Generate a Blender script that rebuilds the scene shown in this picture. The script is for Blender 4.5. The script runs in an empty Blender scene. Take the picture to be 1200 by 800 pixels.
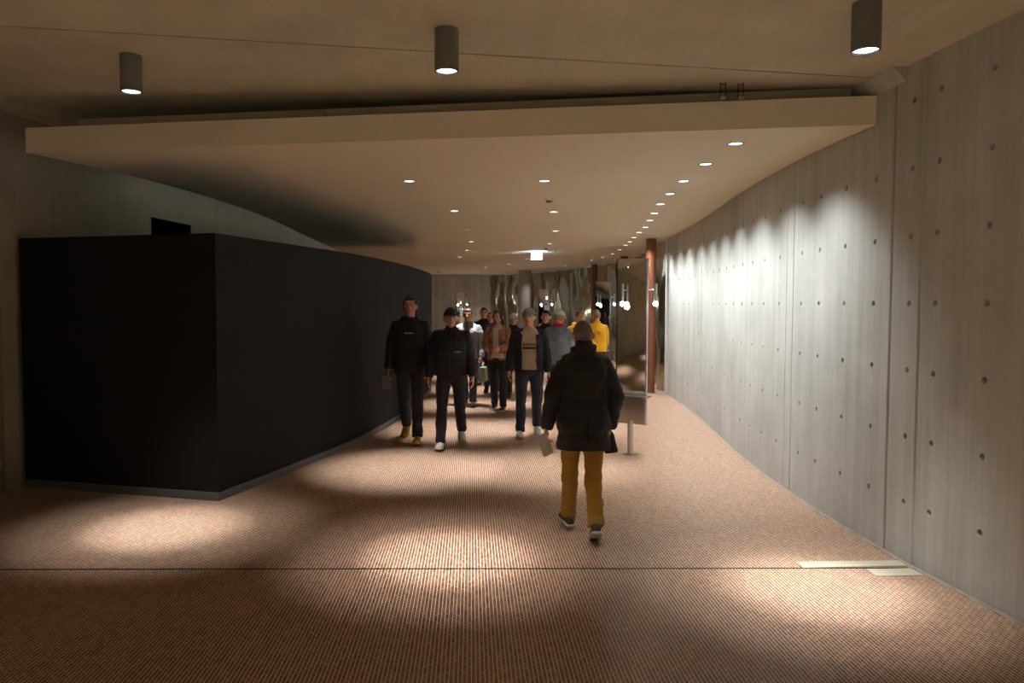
import bpy, bmesh, math, random
from mathutils import Vector, Matrix, noise
R = math.radians
random.seed(7)
scene = bpy.context.scene
col = scene.collection

# ------------------------------------------------------------------ camera
F = 880.0; PX0 = 552.0; H0 = 1.82; PITCH = math.atan(43/880.0)
cam_d = bpy.data.cameras.new('camera'); cam = bpy.data.objects.new('camera', cam_d); col.objects.link(cam)
cam_d.sensor_width = 36; cam_d.lens = 36*F/1200; cam_d.shift_x = (600-PX0)/1200.0
cam_d.clip_start = .05; cam_d.clip_end = 200
cam.location = (0, 0, H0); cam.rotation_euler = (math.pi/2-PITCH, 0, 0)
scene.camera = cam
def ray(px, py):
    u = (px-PX0)/F; v = (400-py)/F; c = math.cos(PITCH); s = math.sin(PITCH)
    return Vector((u, c+s*v, -s+c*v))
def at_z(px, py, z=0.0):
    d = ray(px, py); t = (z-H0)/d.z
    return Vector((0, 0, H0))+d*t
def at_y(px, py, y):
    d = ray(px, py); return Vector((0, 0, H0))+d*(y/d.y)

# ------------------------------------------------------------------ helpers
def tag(o, label, cat, group=None, kind=None):
    if label: o['label'] = label
    if cat: o['category'] = cat
    if group: o['group'] = group
    if kind: o['kind'] = kind
    return o
def empty(name, loc, rz=0, label=None, cat=None, group=None):
    o = bpy.data.objects.new(name, None); col.objects.link(o)
    o.empty_display_size = .1
    o.location = loc; o.rotation_euler = (0, 0, rz)
    return tag(o, label, cat, group)
def link(name, bm, mat, parent=None, smooth=True, recalc=True, M=None):
    if recalc: bmesh.ops.recalc_face_normals(bm, faces=bm.faces[:])
    me = bpy.data.meshes.new(name); bm.to_mesh(me); bm.free()
    if M is not None: me.transform(M)
    if smooth:
        for p in me.polygons: p.use_smooth = True
    o = bpy.data.objects.new(name, me); col.objects.link(o)
    if mat: me.materials.append(mat)
    if parent: o.parent = parent
    if smooth == 'edge':
        me.set_sharp_from_angle(angle=R(35))
    return o
def box(bm, c, s, rz=0, bev=0):
    r = bmesh.ops.create_cube(bm, size=1)
    vs = r['verts']
    bmesh.ops.scale(bm, vec=s, verts=vs)
    if bev:
        es = list({e for v in vs for e in v.link_edges})
        rr = bmesh.ops.bevel(bm, geom=es, offset=bev, segments=2, affect='EDGES', profile=.7)
        vs = list({v for v in rr['verts']} | {v for v in vs if v.is_valid})
    if rz: bmesh.ops.rotate(bm, cent=(0, 0, 0), matrix=Matrix.Rotation(rz, 3, 'Z'), verts=vs)
    bmesh.ops.translate(bm, vec=c, verts=vs)
    return vs
def lathe(bm, prof, n=32, M=Matrix()):
    rings = []
    for r, z in prof:
        if r < 1e-6: rings.append([bm.verts.new(M @ Vector((0, 0, z)))])
        else: rings.append([bm.verts.new(M @ Vector((r*math.cos(2*math.pi*i/n), r*math.sin(2*math.pi*i/n), z))) for i in range(n)])
    for a, b in zip(rings, rings[1:]):
        for i in range(n):
            j = (i+1) % n
            q = [a[i % len(a)], a[j % len(a)], b[j % len(b)], b[i % len(b)]]
            u = []
            for v in q:
                if v not in u: u.append(v)
            if len(u) > 2: bm.faces.new(u)
def tube(bm, pts, rad, ref=(0, 1, 0), n=14, cap=True):
    """loft along pts; rad entries are r or (r_side, r_ref)"""
    pts = [Vector(p) for p in pts]; ref = Vector(ref); rings = []
    for i, p in enumerate(pts):
        a = pts[max(0, i-1)]; b = pts[min(len(pts)-1, i+1)]
        d = (b-a).normalized()
        rr = ref-d*ref.dot(d)
        if rr.length < 1e-4: rr = d.orthogonal()
        rr.normalize(); sd = d.cross(rr).normalized()
        r = rad[i]; r1, r2 = (r, r) if not isinstance(r, tuple) else r
        rings.append([bm.verts.new(p+sd*r1*math.cos(2*math.pi*k/n)+rr*r2*math.sin(2*math.pi*k/n)) for k in range(n)])
    for a, b in zip(rings, rings[1:]):
        for k in range(n):
            bm.faces.new((a[k], a[(k+1) % n], b[(k+1) % n], b[k]))
    if cap:
        bm.faces.new(list(reversed(rings[0]))); bm.faces.new(rings[-1])
    return rings
def ball(bm, c, r, M=None, u=16, v=12):
    rr = bmesh.ops.create_uvsphere(bm, u_segments=u, v_segments=v, radius=1)
    vs = rr['verts']
    if isinstance(r, (int, float)): r = (r, r, r)
    bmesh.ops.scale(bm, vec=r, verts=vs)
    if M is not None:
        for x in vs: x.co = M @ x.co
    bmesh.ops.translate(bm, vec=c, verts=vs)
    return vs

# ------------------------------------------------------------------ materials
def S(r, g, b):
    f = lambda c: (c/255/12.92) if c/255 <= .04045 else ((c/255+.055)/1.055)**2.4
    return (f(r), f(g), f(b), 1)
class NT:
    def __init__(s, name):
        s.m = bpy.data.materials.new(name); s.m.use_nodes = True; s.t = s.m.node_tree
        s.b = s.t.nodes['Principled BSDF']
    def n(s, typ, **kw):
        x = s.t.nodes.new(typ)
        for k, v in kw.items():
            if k.startswith('i_'): x.inputs[k[2:]].default_value = v
            else: setattr(x, k, v)
        return x
    def l(s, a, b): s.t.links.new(a, b)
    def math(s, op, a, b=None, c=None):
        x = s.t.nodes.new('ShaderNodeMath'); x.operation = op
        for i, v in enumerate((a, b, c)):
            if v is None: continue
            if isinstance(v, (int, float)): x.inputs[i].default_value = v
            else: s.l(v, x.inputs[i])
        return x.outputs[0]
    def mix(s, f, a, b, blend='MIX'):
        x = s.t.nodes.new('ShaderNodeMix'); x.data_type = 'RGBA'; x.blend_type = blend
        for k, v in ((0, f), (6, a), (7, b)):
            if isinstance(v, (int, float)): x.inputs[k].default_value = v
            elif isinstance(v, tuple): x.inputs[k].default_value = v
            else: s.l(v, x.inputs[k])
        return x.outputs[2]
    def noise(s, scale, vec=None, detail=4, rough=.55, dist=0):
        x = s.t.nodes.new('ShaderNodeTexNoise'); x.inputs['Scale'].default_value = scale
        x.inputs['Detail'].default_value = detail; x.inputs['Roughness'].default_value = rough; x.inputs['Distortion'].default_value = dist
        if vec is not None: s.l(vec, x.inputs['Vector'])
        return x.outputs[0]
    def obj(s):
        return s.t.nodes.new('ShaderNodeTexCoord').outputs['Object']
    def ramp(s, f, stops):
        x = s.t.nodes.new('ShaderNodeValToRGB'); e = x.color_ramp.elements
        while len(e) < len(stops): e.new(.5)
        for q, (p, c) in zip(e, stops): q.position = p; q.color = c
        s.l(f, x.inputs[0]); return x.outputs[0]
    def bump(s, h, strength=.3, dist=.01):
        x = s.t.nodes.new('ShaderNodeBump'); x.inputs['Strength'].default_value = strength; x.inputs['Distance'].default_value = dist
        s.l(h, x.inputs['Height']); s.l(x.outputs[0], s.b.inputs['Normal'])
    def set(s, **kw):
        for k, v in kw.items():
            k = k.replace('_', ' ')
            if isinstance(v, (int, float, tuple)): s.b.inputs[k].default_value = v
            else: s.l(v, s.b.inputs[k])
        return s
def g4(v): return (v, v, v, 1)

def mat_plain(name, c, rough=.6, metal=0, var=.12, sc=14, bump=0, spec=None):
    t = NT(name); o = t.obj(); n = t.noise(sc, o)
    d = tuple(x*(1-var) for x in c[:3])+(1,); e = tuple(min(1, x*(1+var)) for x in c[:3])+(1,)
    t.set(Base_Color=t.mix(n, d, e), Roughness=rough, Metallic=metal)
    if spec is not None: t.set(Specular_IOR_Level=spec)
    if bump: t.bump(t.noise(sc*6, o), bump, .004)
    return t.m
def mat_cloth(name, c, rough=.85, var=.25, weave=420, fold=9):
    t = NT(name); o = t.obj()
    n = t.noise(fold, o, 5, .6); w = t.noise(weave, o, 2)
    d = tuple(x*(1-var) for x in c[:3])+(1,); e = tuple(min(1, x*(1+var)) for x in c[:3])+(1,)
    t.set(Base_Color=t.mix(n, d, e), Roughness=rough, Specular_IOR_Level=.25, Sheen_Weight=.08)
    t.bump(t.math('ADD', t.math('MULTIPLY', n, 3.0), w), .35, .004)
    return t.m
def mat_emit(name, c, st):
    t = NT(name); t.set(Base_Color=(.8, .8, .8, 1), Emission_Color=c, Emission_Strength=st, Roughness=.5); return t.m
def mat_concrete(name, base, axis='Y', plank=.09, stripe=.10, bumpv=.35, streaky=.22):
    """board-marked concrete: boards across `axis`"""
    t = NT(name); o = t.obj()
    sp = t.n('ShaderNodeSeparateXYZ'); t.l(o, sp.inputs[0])
    a = sp.outputs[axis]
    warp = t.math('MULTIPLY', t.noise(1.3, o, 2), .01)
    q = t.math('DIVIDE', t.math('ADD', a, warp), plank)
    idx = t.math('FLOOR', q); fr = t.math('FRACT', q)
    wn = t.n('ShaderNodeTexWhiteNoise', noise_dimensions='1D'); t.l(idx, wn.inputs['W'])
    # long streaks along the boards
    mp = t.n('ShaderNodeMapping'); t.l(o, mp.inputs[0])
    mp.inputs['Scale'].default_value = (22, 22, 1.2) if axis == 'Y' else (22, 1.2, 22)
    streak = t.noise(1.0, mp.outputs[0], 5, .6)
    cloud = t.noise(1.1, o, 5, .6); fine = t.noise(60, o, 3)
    c = t.ramp(cloud, [(.3, tuple(x*.84 for x in base[:3])+(1,)), (.7, tuple(min(1, x*1.1) for x in base[:3])+(1,))])
    c = t.mix(stripe*1.2, c, wn.outputs[0], 'OVERLAY')
    c = t.mix(streaky, c, streak, 'OVERLAY'); c = t.mix(.12, c, fine, 'OVERLAY')
    joint = t.math('LESS_THAN', fr, .035)
    # joint strength varies so that only some board lines show
    js = t.math('MULTIPLY', joint, t.math('GREATER_THAN', t.noise(1.7, o, 3), .53))
    c = t.mix(t.math('MULTIPLY', js, .30), c, tuple(x*.45 for x in base[:3])+(1,))
    # small pinholes
    vo = t.n('ShaderNodeTexVoronoi'); vo.inputs['Scale'].default_value = 9; t.l(o, vo.inputs['Vector'])
    pin = t.math('LESS_THAN', vo.outputs['Distance'], .035)
    c = t.mix(t.math('MULTIPLY', pin, .5), c, tuple(x*.3 for x in base[:3])+(1,))
    t.set(Base_Color=c, Roughness=.8, Specular_IOR_Level=.25)
    h = t.math('ADD', t.math('MULTIPLY', streak, .5), t.math('MULTIPLY', fine, .25))
    h = t.math('SUBTRACT', h, t.math('MULTIPLY', js, .8)); h = t.math('ADD', h, t.math('MULTIPLY', wn.outputs[0], .5))
    t.bump(h, bumpv, .006)
    return t.m
def mat_tiles():
    t = NT('terracotta_mosaic'); o = t.obj()
    sp = t.n('ShaderNodeSeparateXYZ'); t.l(o, sp.inputs[0])
    W, L = .0219, .043
    qx = t.math('DIVIDE', sp.outputs['X'], W); ix = t.math('FLOOR', qx); fx = t.math('FRACT', qx)
    off = t.math('MULTIPLY', t.math('MODULO', t.math('ADD', ix, 4000.0), 2.0), .5)
    qy = t.math('ADD', t.math('DIVIDE', sp.outputs['Y'], L), off); iy = t.math('FLOOR', qy); fy = t.math('FRACT', qy)
    cb = t.n('ShaderNodeCombineXYZ'); t.l(ix, cb.inputs[0]); t.l(iy, cb.inputs[1])
    wn = t.n('ShaderNodeTexWhiteNoise', noise_dimensions='2D'); t.l(cb.outputs[0], wn.inputs['Vector'])
    tile = t.ramp(wn.outputs[0], [(0, S(122, 80, 54)), (.35, S(148, 100, 68)), (.7, S(162, 113, 77)), (1, S(178, 132, 90))])
    big = t.noise(.9, o, 4, .6)
    tile = t.mix(t.math('MULTIPLY', big, .25), tile, S(130, 98, 68))
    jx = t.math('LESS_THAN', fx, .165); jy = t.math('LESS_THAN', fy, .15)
    c = t.mix(jy, tile, S(82, 63, 51)); c = t.mix(jx, c, S(240, 236, 224))  # pale grout painted whiter lengthwise for gloss, darker crosswise for tile-edge shade
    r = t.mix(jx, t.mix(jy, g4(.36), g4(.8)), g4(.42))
    t.set(Base_Color=c, Roughness=r, Specular_IOR_Level=.45)
    h = t.math('SUBTRACT', 1.0, t.math('MAXIMUM', t.math('MULTIPLY', jx, .35), jy))
    t.bump(h, .25, .002)
    return t.m
M_plug_shade = mat_plain('hole_plug_shade', S(52, 48, 42), .9, 0, .2)  # dark tone paints in the shade at the bottom of the tie holes
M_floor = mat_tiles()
M_wallR = mat_concrete('board_marked_concrete', S(193, 199, 196), 'Y', .085, .05)
M_wallL = mat_concrete('dim_concrete', S(172, 168, 146), 'Y', .5, .02, .2, .05)
M_wallF = mat_concrete('far_concrete', S(196, 190, 178), 'X', .11, .10)
M_ceil = mat_concrete('ceiling_concrete', S(208, 207, 186), 'X', .105, .02, .3, .10)
M_soffit = mat_plain('painted_plaster', S(236, 232, 210), .7, 0, .04, 3, .05)
M_black = mat_plain('matte_black_paint', S(23, 23, 22), .75, 0, .12, 2, .05, .2)
M_skirt = mat_plain('grey_skirting', S(84, 86, 86), .5, 0, .1)
M_lamp = mat_plain('dark_grey_lacquer', S(112, 116, 104), .42, .2, .05)
M_rim = mat_plain('black_rim', S(26, 26, 26), .4)
M_refl = mat_plain('reflector_metal', S(210, 220, 235), .18, .9, .03)
M_lens = mat_emit('lamp_glass', (.80, .90, 1, 1), 5.0)
M_lens_dim = mat_emit('recessed_lamp_glass', (.84, .92, 1, 1), 3.2)
M_bulb = mat_emit('bulb_glass', (1, .93, .82, 1), 25)
M_sign = mat_emit('exit_sign_glow', (.42, .88, 1, 1), 2.2)
M_steel = mat_plain('brushed_steel', S(160, 156, 150), .32, .95, .08, 30)
M_alu = mat_plain('aluminium', S(214, 216, 220), .28, .9, .04, 30)
M_trim = mat_plain('white_trim', S(205, 208, 210), .5, 0, .04)
M_rust = mat_plain('rust_brown_paint', S(122, 73, 46), .5, 0, .10, 5)
M_gcol = mat_concrete('grey_column_concrete', S(176, 168, 156), 'X', .2, .05, .2)
M_plate = mat_plain('cream_plate', S(196, 190, 168), .5, .2, .08, 8)
M_dark = mat_plain('dark_void', S(14, 14, 14), .8, 0, .1)
M_door = mat_plain('door_paint', S(150, 140, 108), .55, 0, .05)
def mat_mirror():
    t = NT('mirror_glass'); t.set(Base_Color=(.80, .82, .80, 1), Metallic=1.0, Roughness=.025); return t.m
M_mirror = mat_mirror()
def mat_glass():
    t = NT('shelf_glass'); t.set(Base_Color=(.75, .9, .84, 1), Roughness=.05, Transmission_Weight=.85, IOR=1.45); return t.m
M_glass = mat_glass()
def mat_curtain():
    t = NT('crumpled_metal'); o = t.obj()
    n = t.noise(1.2, o, 4, .6)
    t.set(Base_Color=t.mix(n, S(146, 134, 110), S(194, 184, 158)), Metallic=1.0, Roughness=.22)
    t.bump(t.noise(3.2, o, 3), .25, .05)
    return t.m
M_curtain = mat_curtain()

# ------------------------------------------------------------------ profiles in plan
def spline(pts):
    """Catmull-Rom-like hermite through (y, x) pairs"""
    ys = [p[0] for p in pts]; xs = [p[1] for p in pts]; n = len(pts); m = []
    for i in range(n):
        a = max(0, i-1); b = min(n-1, i+1); m.append((xs[b]-xs[a])/(ys[b]-ys[a]))
    def f(y):
        if y <= ys[0]: return xs[0]+m[0]*(y-ys[0])
        if y >= ys[-1]: return xs[-1]+m[-1]*(y-ys[-1])
        for i in range(n-1):
            if ys[i] <= y <= ys[i+1]: break
        h = ys[i+1]-ys[i]; t = (y-ys[i])/h
        return ((2*t**3-3*t*t+1)*xs[i]+(t**3-2*t*t+t)*h*m[i]+(-2*t**3+3*t*t)*xs[i+1]+(t**3-t*t)*h*m[i+1])
    return f
XR = spline([(-4, 3.5), (0, 3.38), (3, 3.24), (4.27, 3.14), (5.0, 3.08), (5.8, 3.06), (6.65, 3.07), (7.74, 3.13), (9.15, 3.27), (10.6, 3.48), (12.09, 3.69), (13.6, 3.86), (15.26, 4.02)])
XL = spline([(-4, -5.0), (4, -4.74), (7.28, -4.57), (7.7, -4.49), (9, -4.22), (11.5, -3.92), (15, -3.8), (22, -3.95)])
XBOX = spline([(6.9, -2.34), (8.3, -1.92), (9.86, -1.48), (12.1, -1.12), (14, -.95), (15.7, -.86), (17.2, -.9)])
XSL = spline([(6.77, -3.97), (8.28, -3.5), (11.1, -3.19), (15, -3.26), (20.2, -3.37), (30, -3.6)])
def ZC(x): return 3.576-.0276*x
ZS = 3.175; ZT = 3.392

def grid_wall(name, X, ys, zs, ztop, mat, holes=(), grooves=(), skip=None, out=1, rad=.022, two=True):
    """vertical wall x=X(y); holes = list of (y, z); grooves = list of (y0, y1, depth)"""
    bm = bmesh.new()
    hw = rad*1.7
    yl = set(round(y, 4) for y in ys); zl = set(round(z, 4) for z in zs)
    for hy, hz in holes:
        yl |= {round(hy-hw, 4), round(hy+hw, 4)}; zl |= {round(hz-hw, 4), round(hz+hw, 4)}
    for a, b, d in grooves: yl |= {a, round(a+.006, 4), round(b-.006, 4), b}
    if skip: yl |= {skip[0], skip[1]}; zl |= {skip[2], skip[3]}
    yl = sorted(yl); zl = sorted(zl)
    def clean(l, keep):
        r = [l[0]]
        for v in l[1:]:
            if v-r[-1] < .002: continue
            r.append(v)
        return r
    yl = clean(yl, 0); zl = clean(zl, 0)
    hs = {}
    for hy, hz in holes:
        i = min(range(len(yl)), key=lambda k: abs(yl[k]-(hy-hw))); j = min(range(len(zl)), key=lambda k: abs(zl[k]-(hz-hw)))
        hs[(i, j)] = 1
    def off(y):
        for a, b, d in grooves:
            if a+.004 < y < b-.004: return d
        return 0
    def P(y, z, dep=0):
        e = .02; tx = (X(y+e)-X(y-e))/(2*e); nrm = Vector((out, -out*tx, 0)).normalized()
        return Vector((X(y), y, z))+nrm*(off(y)+dep)
    top = lambda y, z: ztop(X(y)) if z >= zl[-1]-1e-6 and ztop else z
    V = {}
    for i, y in enumerate(yl):
        for j, z in enumerate(zl): V[i, j] = bm.verts.new(P(y, top(y, z)))
    for i in range(len(yl)-1):
        for j in range(len(zl)-1):
            y0, y1, z0, z1 = yl[i], yl[i+1], zl[j], zl[j+1]
            if skip and skip[0]-.001 <= y0 and y1 <= skip[1]+.001 and skip[2]-.001 <= z0 and z1 <= skip[3]+.001: continue
            q = [V[i, j], V[i+1, j], V[i+1, j+1], V[i, j+1]]
            if (i, j) in hs:
                cy, cz = (y0+y1)/2, (z0+z1)/2
                r1 = [bm.verts.new(P(cy+rad*math.cos(R(225+30*k)), cz+rad*math.sin(R(225+30*k)))) for k in range(12)]
                r2 = [bm.verts.new(P(cy+rad*.75*math.cos(R(225+30*k)), cz+rad*.75*math.sin(R(225+30*k)), .045)) for k in range(12)]
                for k in range(4):
                    bm.faces.new([q[k], q[(k+1) % 4], r1[(3*k+3) % 12], r1[3*k+2], r1[3*k+1], r1[3*k]])
                for k in range(12): bm.faces.new([r1[k], r1[(k+1) % 12], r2[(k+1) % 12], r2[k]])
                bm.faces.new(r2).material_index = 1
            else: bm.faces.new(q)
    o = link(name, bm, mat, smooth=False, recalc=False)
    o.data.materials.append(M_plug_shade)
    return o
def frange(a, b, st):
    n = max(1, round((b-a)/st)); return [a+(b-a)*i/n for i in range(n+1)]

# ------------------------------------------------------------------ setting
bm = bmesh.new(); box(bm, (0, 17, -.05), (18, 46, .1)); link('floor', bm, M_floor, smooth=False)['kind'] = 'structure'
# front ceiling slab with a recessed joint running across it
bm = bmesh.new()
def jl(x): return 5.36+.094*x
xs = [-9, 7]
rows = [[(x, -6) for x in xs], [(x, jl(x)-.011) for x in xs], [(x, jl(x)+.011) for x in xs], [(x, 9.0) for x in xs]]
vv = [[bm.verts.new((x, y, ZC(x))) for x, y in r] for r in rows]
gg = [[bm.verts.new((x, y, ZC(x)+.03)) for x, y in r] for r in rows[1:3]]
bm.faces.new((vv[0][0], vv[0][1], vv[1][1], vv[1][0])); bm.faces.new((vv[2][0], vv[2][1], vv[3][1], vv[3][0]))
bm.faces.new((vv[1][0], vv[1][1], gg[0][1], gg[0][0])); bm.faces.new((gg[0][0], gg[0][1], gg[1][1], gg[1][0])); bm.faces.new((gg[1][0], gg[1][1], vv[2][1], vv[2][0]))
o = link('ceiling', bm, M_ceil, smooth=False); o['kind'] = 'structure'
# curved dropped ceiling (one slab with a front fascia)
bm = bmesh.new()
right = [(XR(y)-.008, y) for y in frange(5.73, 15.2, .4)]
CUR = [(4.06, 15.42), (4.2, 16.4), (4.38, 17.8), (4.62, 19.5), (4.82, 21.2), (4.82, 22.8), (4.5, 25.6), (3.5, 29.6), (2.5, 32.2), (.9, 34.0)]
def catmull(pts, n):
    out = []; P = [Vector(p) for p in pts]
    for i in range(len(P)-1):
        a = P[max(0, i-1)]; b = P[i]; c = P[i+1]; d = P[min(len(P)-1, i+2)]
        for k in range(n):
            t = k/n
            out.append(.5*((2*b)+(c-a)*t+(2*a-5*b+4*c-d)*t*t+(3*b-a-3*c+d)*t**3))
    out.append(P[-1]); return out
cur = catmull(CUR, 12)
right += [(p.x+.02, p.y) for p in cur[4::4]]
left = [(XSL(y), y) for y in frange(6.77, 34.6, .6)]
poly = right+[(.9, 34.6)]+list(reversed(left))
a = [bm.verts.new((x, y, ZS)) for x, y in poly]; b = [bm.verts.new((x, y, ZT)) for x, y in poly]
bm.faces.new(a); bm.faces.new(list(reversed(b)))
for i in range(len(poly)):
    j = (i+1) % len(poly); bm.faces.new((a[i], b[i], b[j], a[j]))
sof = link('ceiling', bm, M_soffit, smooth=False); sof['kind'] = 'structure'
# upstand strip above the fascia
bm = bmesh.new()
p0 = Vector((-3.55, 6.86)); p1 = Vector((2.93, 5.87)); q = Vector((.0, .06))
vs = []
for p in (p0, p1, p1+q, p0+q): vs.append([bm.verts.new((p.x, p.y, ZT-.02)), bm.verts.new((p.x, p.y, 3.49))])
for i in range(4): j = (i+1) % 4; bm.faces.new((vs[i][0], vs[j][0], vs[j][1], vs[i][1]))
bm.faces.new([v[0] for v in vs]); bm.faces.new([v[1] for v in reversed(vs)])
link('trim_1', bm, M_wallL, smooth=False)['kind'] = 'structure'
# sloping cove between ceiling and concrete wall
bm = bmesh.new()
A = [(2.97, 5.37, ZC(2.97)-.003), (3.062, 5.37, ZC(3.06)-.003), (3.062, 5.37, 3.395)]
B = [(2.94, 5.93, ZC(2.94)-.003), (3.054, 5.93, ZC(3.05)-.003), (3.054, 5.93, 3.395)]
va = [bm.verts.new(p) for p in A]; vb = [bm.verts.new(p) for p in B]
bm.faces.new(va); bm.faces.new(list(reversed(vb)))
for i in range(3): j = (i+1) % 3; bm.faces.new((va[i], vb[i], vb[j], va[j]))
link('trim_2', bm, M_wallR, smooth=False)['kind'] = 'structure'
# concrete wall with tie holes and board joints
colsY = [3.2, 3.7, 4.08, 4.54, 4.99, 5.27, 5.72, 6.17, 6.64, 7.03, 7.62, 8.12, 8.58, 9.04, 9.52, 10.0, 10.5, 11.0, 11.5, 11.85, 12.2, 12.7, 13.2, 13.7, 14.2, 14.7, 15.05]
holes = []
for cy in colsY:
    zo = .17 if cy < 4.3 else 0
    for k in range(-3, 4):
        z = 1.83+.468*k+zo
        if z < ZS-.02 or cy < 5.65: holes.append((cy, z))
holes = [h for h in holes if .1 < h[1] < 3.36]
wr = grid_wall('wall_right', XR, frange(-4, 15.26, .3), frange(0, 3.5, .5)[:-1]+[3.45], ZC, M_wallR, holes,
               [(5.10, 5.17, .010), (5.475, 5.505, .022), (7.22, 7.245, .014), (7.40, 7.42, .014), (11.98, 12.03, .014), (2.6, 2.63, .015)], out=1)
wr['kind'] = 'structure'
bm = bmesh.new(); box(bm, (4.0, 15.31, ZS/2), (.07, .07, ZS-.01)); link('trim_3', bm, M_trim, smooth=False)['kind'] = 'structure'
# wall behind the black partition, with a dark opening
wl = grid_wall('wall_left', XL, frange(-4, 26, .4), [0, .8, 1.6, 2.4, 2.95, 3.3], ZC, M_wallL, skip=(9.72, 10.75, 2.40, 2.95), grooves=[(11.6, 11.62, .012)], out=-1)
wl['kind'] = 'structure'
bm = bmesh.new()
ya, yb, za, zb = 9.72, 10.75, 2.40, 2.95; dp = .55
P_ = [(XL(ya), ya), (XL(yb), yb), (XL(yb)-dp, yb), (XL(ya)-dp, ya)]
lo = [bm.verts.new((x, y, za)) for x, y in P_]; hi = [bm.verts.new((x, y, zb)) for x, y in P_]
for i in (1, 2, 3): j = (i+1) % 4; bm.faces.new((lo[i], lo[j], hi[j], hi[i]))
bm.faces.new(lo); bm.faces.new(hi)
win = link('window_1', bm, M_dark, smooth=False); win['kind'] = 'structure'
bm = bmesh.new()
box(bm, (XL(yb)-.06, yb+.012, (za+zb)/2), (.12, .02, zb-za))
link('reveal', bm, M_wallL, win, smooth=False)
bm = bmesh.new()
for k in range(4): box(bm, (XL(ya+.2)-.30, ya+.40, 2.60+.07*k), (.05, .34, .012))
link('louvre', bm, M_steel, win, smooth=False)
# door beside the partition
dr = bpy.data.objects.new('door_1', None)
bm = bmesh.new()
yc = 6.62; tx = (XL(7.2)-XL(6.0))/1.2; ang = math.atan2(1, tx)
dc = Vector((XL(6.63)+.018, 6.63, 0)); box(bm, (dc.x, dc.y, 1.06), (1.12, .035, 2.10), ang, .004)
o = link('door_1', bm, M_door, smooth='edge'); o['kind'] = 'structure'
for z in (.25, 1.88):
    bm = bmesh.new(); e = Vector((math.cos(ang), math.sin(ang), 0))
    lathe(bm, [(0, -.08), (.014, -.08), (.014, .08), (0, .08)], 12, Matrix.Translation(Vector((dc.x+.03, dc.y, z))+e*.53))
    link('hinge', bm, M_steel, o)
bm = bmesh.new()
for a_, s_ in (((dc.x+.005, dc.y, 2.145), (1.25, .03, .06)),): box(bm, a_, s_, ang)
for sgn in (-1, 1):
    c_ = dc+e*sgn*.592; box(bm, (c_.x+.005, c_.y, 1.06), (.06, .03, 2.12), ang)
link('door_frame', bm, M_door, o, smooth=False)
# far wall
def XF(y): return 34.3
bm = bmesh.new()
def far_wall():
    f = lambda x: 34.25-.0*x
    # reuse the grid builder in a rotated frame: y := x, x := -depth
    hs = [(-1.62+.46*k, z) for k in range(0, 6) for z in (2.78, 2.31, 1.83, 1.36, .89)]
    o = grid_wall('wall_back', lambda x: -34.25, frange(-8, .95, .5), [0, 1, 2, 3.3], None, M_wallF, hs, [(-1.5, -1.47, .015), (-.95, -.93, .01)], out=-1, rad=.03)
    o.data.transform(Matrix(((0, 1, 0, 0), (-1, 0, 0, 0), (0, 0, 1, 0), (0, 0, 0, 1))))
    o['kind'] = 'structure'
far_wall()
# crumpled metal wall
bm = bmesh.new()
NZ = 44; rows = []
fine = catmull([(p.x, p.y) for p in cur[::4]], 14)
acc = 0
for i, p in enumerate(fine):
    a_ = fine[max(0, i-1)]; b_ = fine[min(len(fine)-1, i+1)]; t_ = (b_-a_).normalized(); nn = Vector((-t_.y, t_.x))
    if i: acc += (p-fine[i-1]).length
    r_ = []
    for k in range(NZ+1):
        z = .01+(ZS-.03)*k/NZ
        w = noise.noise(Vector((acc*.55, z*.35, 3.1)))*1.2
        d = .09*math.sin(acc*5.2+2.4*w+.35*math.sin(2.2*z+acc))+.08*noise.noise(Vector((acc*1.8+.5*z, z*.6, 9.0)))+.04*noise.noise(Vector((acc*4, z*1.1, 1.0)))
        tp = min(1, acc/.35); r_.append(bm.verts.new((p.x+nn.x*(-d+.1)*tp, p.y+nn.y*(-d+.1)*tp, z)))
    rows.append(r_)
for a_, b_ in zip(rows, rows[1:]):
    for k in range(NZ): bm.faces.new((a_[k], b_[k], b_[k+1], a_[k+1]))
cw = link('metal_wall_panel', bm, M_curtain)
tag(cw, 'crumpled bronze-silver metal wall cladding curving behind the brown columns', 'wall cladding')
# floor joint
bm = bmesh.new(); pa = at_z(-200, 667.6); pb = at_z(1064, 665.5)
d_ = pb-pa; L_ = d_.length; an = math.atan2(d_.y, d_.x)
box(bm, ((pa.x+pb.x)/2, (pa.y+pb.y)/2, .001), (L_, .013, .006), an)
link('trim_4', bm, mat_plain('joint_metal', S(72, 70, 66), .4, .5, .3, 40), smooth=False)['kind'] = 'structure'
# mortar line along the foot of the concrete wall
bm = bmesh.new(); prev = None
for y in frange(-3, 15.2, .25):
    r_ = [bm.verts.new((XR(y)-.004, y, .016)), bm.verts.new((XR(y)-.026-.008*noise.noise(Vector((0, y*3, 0))), y, .002))]
    if prev: bm.faces.new((prev[0], prev[1], r_[1], r_[0]))
    prev = r_
link('baseboard_right', bm, mat_plain('pale_mortar', S(150, 140, 126), .8, 0, .35, 9), smooth=False)['kind'] = 'structure'

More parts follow.
